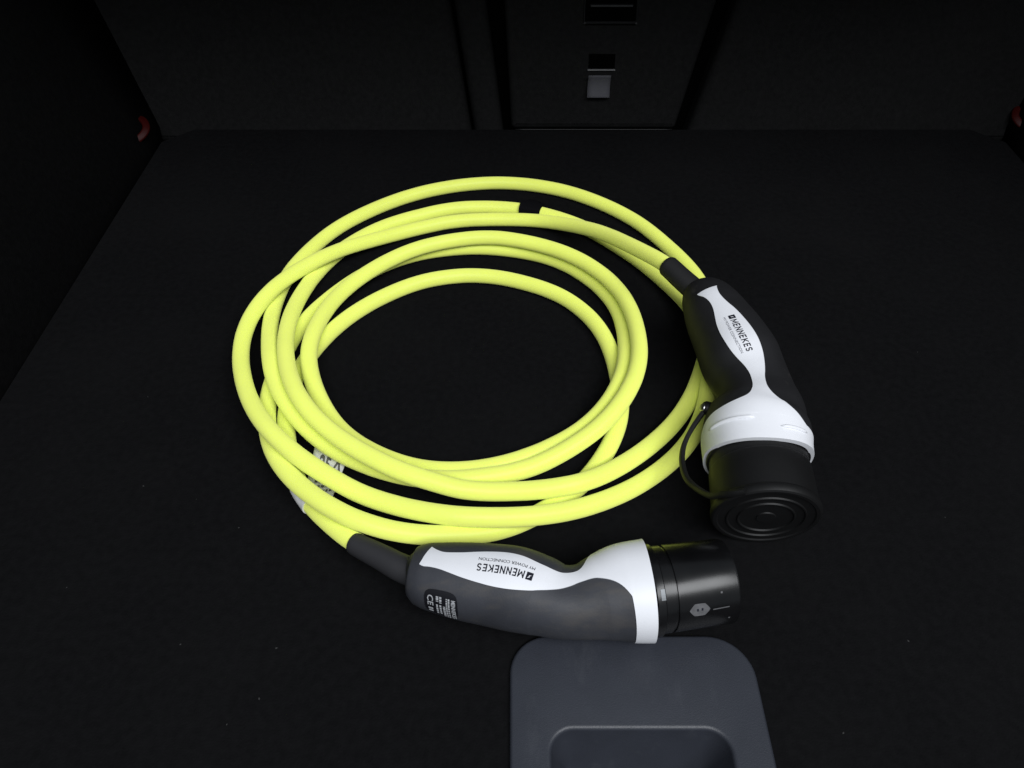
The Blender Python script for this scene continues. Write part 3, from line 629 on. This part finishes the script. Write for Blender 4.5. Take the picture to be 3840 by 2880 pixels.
# ---- plug at the front of the coil, lying on its side
ROWS_B = [[-0.0646, -0.1886, 0.021, 0.006], [-0.0642, -0.1886, 0.0211, 0.0105], [-0.0629, -0.1889, 0.0211, 0.0145], [-0.0605, -0.1894, 0.0213, 0.0172], [-0.0566, -0.1902, 0.0215, 0.019], [-0.0463, -0.1923, 0.0221, 0.0211], [-0.0315, -0.1953, 0.023, 0.0231], [-0.0152, -0.1983, 0.024, 0.0243], [0.004, -0.2026, 0.0251, 0.025], [0.0168, -0.2069, 0.0259, 0.0236], [0.0302, -0.2117, 0.0267, 0.0214], [0.041, -0.2122, 0.0273, 0.0217], [0.0548, -0.2096, 0.0282, 0.0252], [0.067, -0.2072, 0.029, 0.0281], [0.083, -0.206, 0.03, 0.0297]]
LB = Loft(ROWS_B)
def plug():
    v, f = loft_mesh(LB, 80, 56)
    grip = mesh_obj('plug', v, f, M_GRIP_GREY, cable, angle=60)
    grip['label'] = 'plug with charcoal grip, white shell and open black pin shroud'
    back = [(.0143, 24), (.017, 18), (.0215, 12.5), (.0251, 11), (.0358, 12.5), (.0448, 15.5), (.0546, 18.5), (.0636, 19.5), (.0726, 18.5), (.0806, 16), (.0878, 14.8), (.0932, 15.5), (.1003, 17.5), (.1075, 20.5), (.1129, 26), (.1170, 36), (.1235, 62), (.1310, 100), (.1370, 140), (.1392, 180)]
    front = [(.0099, -10), (.0125, -13.5), (.0161, -12.5), (.0233, -14.5), (.0305, -18.5), (.0394, -23.5), (.0493, -27.5), (.0591, -29.8), (.0699, -29.5), (.0797, -25.8), (.0887, -19), (.0958, -10.5), (.103, -3), (.1093, 1.5), (.1164, 2), (.1218, -1.5), (.1272, -7.5), (.1317, -16), (.1353, -26), (.1388, -37), (.1404, -49), (.1406, -63), (.1400, -79), (.1393, -100), (.1390, -140), (.1392, -180)]
    v, f = patch_mesh(LB, back, front, LB.L + .0)
    mesh_obj('shell', v, f, M_WHITE, grip, angle=45)['label'] = 'white plastic shell'
    brand(LB, grip, .0815, .0466, -6.3, 4.2, -1, (10.0, 4.0), .00072)
    # rating label on the near flank
    G, GF = grid_unit(10, 14)
    def rr(u, w): return .0160 + .0212 * u, -48 - 54 * w
    def soft(u, w):      # rounded corners: pull the corners in
        x, y = 2*u - 1, 2*w - 1; m = max(abs(x), abs(y)); l = math.hypot(x, y)
        if l == 0: return rr(u, w)
        sq = m / l; kk = 1 - .16 * max(0, (abs(x) * abs(y)) ** 3)
        return rr((x * kk + 1) / 2, (y * kk + 1) / 2)
    artwork('rating_label', LB, [(G, GF, soft)], M_LABEL, grip, .00045)['label'] = 'black rating label with white print'
    items = []
    def line_text(txt, s0, s1, p0, p1, bold=.01):
        T, TF = text_mesh(txt, bold); items.append((T, TF, lambda u, w: (s0 + (s1 - s0) * w, p0 + (p1 - p0) * u)))
    line_text('CE', .0182, .0222, -59, -80, .015)
    line_text('MENNEKES', .0335, .0360, -61, -98, .03)
    g1, gf1 = grid_unit(1, 3)
    rnd = random.Random(3)
    for s0, s1, pa, pb in ((.0303, .0312, -60, -99), (.0316, .0326, -60, -99), (.0284, .0299, -76, -98), (.0262, .0276, -59, -71), (.0262, .0274, -75, -95), (.0240, .0256, -59, -70), (.0240, .0252, -75, -96), (.0185, .0216, -85, -95)):
        p = pa
        while p > pb + 1.5:
            w = rnd.uniform(1.5, 4.5); q = max(p - w, pb)
            items.append((g1, gf1, lambda u, ww, s0=s0, s1=s1, p=p, q=q: (s0 + (s1 - s0) * u, p + (q - p) * ww))); p = q - rnd.uniform(.6, 1.3)
    artwork('label_print', LB, items, M_PRINT, grip, .0008)
    # strain relief boot
    P = catmull([(-.1050, -.1630, .0162), (-.0985, -.1672, .0170), (-.0850, -.1755, .0188), (-.0720, -.1838, .0203), (-.0600, -.1893, .0212)], .002)
    n = len(P); R = [.0074 + (.0093 - .0074) * min(1, i / (n - 1) * 1.1) for i in range(n)]; R[0] = .0070
    v, f = sweep(P, R, 28); mesh_obj('strain_relief', v, f, M_BOOT, grip, angle=40)
    # pin shroud
    o0 = np.array((.0830, -.2061, .030)); ax = np.array((.132 - .0883, -.2005 + .2067, 0)); ax /= np.linalg.norm(ax)
    v, f = lathe(o0, ax, [(-.004, .0240), (-.001, .0276), (.0004, .0279), (.0034, .0279), (.0040, .0272), (.0040, .0262), (.0098, .0262), (.0100, .0250), (.0116, .0250), (.0118, .0260), (.0128, .0262), (.0478, .0257), (.0490, .0253), (.0494, .0246), (.0494, .0228), (.0488, .0222), (.0130, .0222), (.0130, 0)], 80)
    sh = mesh_obj('pin_shroud', v, f, M_GLOSS, grip, angle=30); sh['label'] = 'glossy black open shroud'
    s_ = np.cross((0, 0, 1), ax); u_ = np.array((0, 0, 1.0))
    for a, r, pr in ((0, 0, .0040), (0, .0115, .0040), (60, .0125, .0040), (120, .0125, .0040), (180, .0115, .0040), (235, .0125, .0030), (305, .0125, .0030)):
        c = o0 + s_ * r * math.cos(math.radians(a)) + u_ * r * math.sin(math.radians(a))
        v, f = lathe(c, ax, [(.0125, pr), (.036, pr), (.0385, pr * .7), (.0385, 0)], 16); mesh_obj('pin_sleeve', v, f, M_GLOSS, grip, angle=40)
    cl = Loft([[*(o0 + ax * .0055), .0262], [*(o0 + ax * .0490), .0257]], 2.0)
    # hexagonal grey sticker with two dark slots, a dash and specks
    hexv = [(.5, .5)] + [(.5 + .5 * math.cos(math.radians(a)), .5 + .5 * math.sin(math.radians(a))) for a in range(0, 360, 15)]
    hexv = [hexv[0]] + [(.5 + (x - .5) * (1.0 - .10 * abs(math.sin(math.radians(k * 15 * 3)))), .5 + (y - .5) * (1.0 - .10 * abs(math.sin(math.radians(k * 15 * 3))))) for k, (x, y) in enumerate(hexv[1:])]
    hexf = [(0, 1 + k, 1 + (k + 1) % 24) for k in range(24)]
    artwork('sticker', cl, [(hexv, hexf, lambda u, w: (.0120 + .0125 * u, -52 - 20 * w))], M_STICKER, grip, .0003)
    q1, qf = grid_unit(2, 2)
    artwork('sticker_print', cl, [(q1, qf, lambda u, w: (.0164 + .0010 * u, -60 - 3.6 * w)), (q1, qf, lambda u, w: (.0192 + .0010 * u, -59.5 - 3.6 * w))], M_INK, grip, .0005)
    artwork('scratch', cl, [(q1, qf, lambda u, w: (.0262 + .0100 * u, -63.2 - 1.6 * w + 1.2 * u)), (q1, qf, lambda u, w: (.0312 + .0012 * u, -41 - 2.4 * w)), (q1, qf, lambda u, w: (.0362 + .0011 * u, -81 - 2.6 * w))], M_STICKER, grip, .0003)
    # small metal catch between shell and shroud
    c2 = Loft([[*o0, .0268], [*(o0 + ax * .006), .0266]], 2.0)
    for p0, p1 in ((-29, -42),):
        g, gf = grid_unit(3, 4)
        artwork('metal_catch', c2, [(g, gf, lambda u, w: (.0008 + .0026 * u, p0 + (p1 - p0) * w))], M_CATCH, grip, .0016)
plug()

# ---- vehicle connector at the right of the coil, capped
ROWS_A = [[0.1519, 0.0512, 0.0591, 0.006], [0.1521, 0.0507, 0.059, 0.0105], [0.1526, 0.049, 0.0588, 0.014], [0.1534, 0.0461, 0.0585, 0.0162], [0.1583, 0.0315, 0.0567, 0.0218], [0.1627, 0.0145, 0.0549, 0.0248], [0.1678, -0.0053, 0.0531, 0.0272], [0.1719, -0.0262, 0.0513, 0.0288], [0.1759, -0.0462, 0.0494, 0.0266], [0.1766, -0.0615, 0.0476, 0.028], [0.1756, -0.0746, 0.0458, 0.0321], [0.1728, -0.0842, 0.044, 0.0356], [0.1685, -0.1114, 0.0405, 0.0357], [0.1680, -0.1183, 0.0397, 0.0355]]
LA = Loft(ROWS_A)
def connector():
    v, f = loft_mesh(LA, 80, 56, short=.0092)
    grip = mesh_obj('connector', v, f, M_GRIP_DARK, cable, angle=60)
    grip['label'] = 'connector with black grip and broad white shell, closed by a black cap'
    right = [(.0198, 1), (.0222, -1), (.0277, -3.5), (.0327, -3.8), (.0406, -2), (.0495, 1), (.0595, 3.8), (.0694, 6), (.0783, 7.2), (.0872, 7.4), (.0951, 6.2), (.1031, 3.6), (.112, .5), (.1209, -1.8), (.1278, -1), (.1318, 2.5), (.1350, 8), (.1387, 14), (.1437, 22), (.1476, 29.5), (.1526, 38), (.1556, 46), (.1574, 62), (.1574, 90), (.1560, 130), (.1550, 180)]
    left = [(.0208, -42), (.0236, -39.5), (.0272, -33), (.0327, -28), (.0386, -26.5), (.0456, -28.3), (.0515, -31.5), (.0604, -35.3), (.0704, -36.2), (.0793, -35), (.0892, -33.3), (.0971, -29.5), (.106, -23), (.114, -18.8), (.1209, -17.5), (.1298, -16), (.1358, -15.4), (.1395, -19), (.1437, -31), (.1466, -47), (.1477, -61), (.1488, -74), (.1510, -95), (.1540, -135), (.1550, -180)]
    v, f = patch_mesh(LA, right, left, lambda p: LA.L - .0069 + .0066 * max(0.0, math.cos(math.radians(p))))
    mesh_obj('shell', v, f, M_WHITE, grip, angle=45)['label'] = 'white plastic shell'
    brand(LA, grip, .0572, .0936, -9.3, -20.3, 1, (9.4, 3.8), .00072)
    # moulded ridges on the white collar
    for pts in ([(.1578, -70), (.1580, -52), (.1582, -34), (.1584, -22), (.1587, -12)], [(.1643, 9), (.1634, 20), (.1626, 32), (.1620, 44)]):
        P = [LA.pt(s, p, .0005) for s, p in catmull([(a, b * .0004) for a, b in pts], .002) * np.array([1, 2500])]
        v, f = sweep(P, [.0004] + [.0014] * (len(P) - 2) + [.0004], 10); mesh_obj('ridge', v, f, M_WHITE, grip)
    P = catmull([(.1286, .0761, .0640), (.1330, .0694, .0632), (.1383, .0613, .0620), (.1476, .0484, .0600), (.1518, .0445, .0588)], .002)
    n = len(P); R = [.0088 + .0006 * i / (n - 1) for i in range(n)]; R[0] = .0078
    v, f = sweep(P, R, 28); mesh_obj('strain_relief', v, f, M_BOOT_D, grip, angle=40)
    # eyelet that holds the cap's strap, with a bright screw
    c = np.array((.1385, -.0712, .0475))
    v, f = lathe(c + np.array((.005, 0, -.001)), (-.95, 0.1, .25), [(0, 0), (0, .0050), (.0055, .0050), (.0070, .0040), (.0070, 0)], 24)
    mesh_obj('eyelet', v, f, M_CAP, grip, angle=35)
    v, f = lathe(c + np.array((-.0016, .0003, .0010)), (-.80, -.1, .60), [(0, .0030), (.0008, .0030), (.0016, .0024), (.0020, 0)], 20)
    mesh_obj('screw', v, f, M_METAL, grip, angle=35)
    # protective cap
    o0 = np.array((.1686, -.1110, .0405)); ax = np.array((-.0692, -.9912, -.1127)); ax /= np.linalg.norm(ax)
    prof = [(-.010, .0300), (-.0002, .0334), (.0006, .0348), (.0018, .0353), (.0030, .0348), (.0036, .0338), (.0042, .0334), (.0110, .0334), (.0120, .0342), (.0128, .0344), (.0260, .0347), (.0396, .0350), (.0404, .0356), (.0416, .0360), (.0444, .0360), (.0460, .0354), (.0468, .0342),
            (.0468, .0320), (.0460, .0312), (.0460, .0262), (.0470, .0257), (.0470, .0249), (.0460, .0243), (.0460, .0190), (.0470, .0185), (.0470, .0178), (.0460, .0172), (.0460, .0066), (.0467, .0061), (.0467, 0)]
    v, f = lathe(o0, ax, [(a * .985, b * .982) for a, b in prof], 96)
    cap = mesh_obj('protective_cap', v, f, M_CAP, cable, angle=28); cap['label'] = 'matt black rubber cap closing the connector'
    cp_ = Loft([[*o0, .0349], [*(o0 + ax * .047), .0360]], 2.0)
    P = catmull([(.1388, -.0712, .0472), (.1345, -.0757, .0440), (.1272, -.0848, .0395), (.1210, -.0960, .0358), (.1182, -.1090, .0338), (.1188, -.1235, .0348), (.1228, -.1345, .0385), cp_.pt(.0385, -73, .0034), cp_.pt(.0420, -59, .0022), cp_.pt(.0445, -46, .0018), cp_.pt(.0455, -33, .0012)], .002)
    v, f = sweep(P, None, 12, flat=(.0017, .0021), up=(.3, .2, 1)); mesh_obj('strap', v, f, M_CAP, cap, angle=40)
connector()

# ------------------------------------------------------------------ lint on the carpet
def lint():
    V, F = [], []; rnd = random.Random(11)
    spots = [(-.1906, -.1403), (-.1459, -.2287), (-.2060, -.2263), (-.1648, -.2752), (-.269, -.1042), (-.1495, -.2602), (.247, -.2240), (.19, -.2800)]
    spots += [(rnd.uniform(-.36, .36), rnd.uniform(-.29, .05)) for _ in range(10)]
    for i, (x, y) in enumerate(spots):
        s = rnd.uniform(.0004, .0008) if i < 8 else rnd.uniform(.0002, .0004); b = len(V); a = rnd.uniform(0, 3)
        if -.0 < x < .15 and y < -.21: continue
        for dx, dy, dz in ((1, 0, 0), (0, 1, 0), (-1, 0, 0), (0, -1, 0), (0, 0, 1)):
            V.append((x + s * (1.6 * dx * math.cos(a) - dy * math.sin(a)), y + s * (1.6 * dx * math.sin(a) + dy * math.cos(a)), .0002 + dz * s))
        F += [(b, b+1, b+4), (b+1, b+2, b+4), (b+2, b+3, b+4), (b+3, b, b+4)]
    tag(mesh_obj('lint', V, F, M_LINT), 'tiny pale specks of lint on the black carpet', 'lint', kind='stuff')
lint()
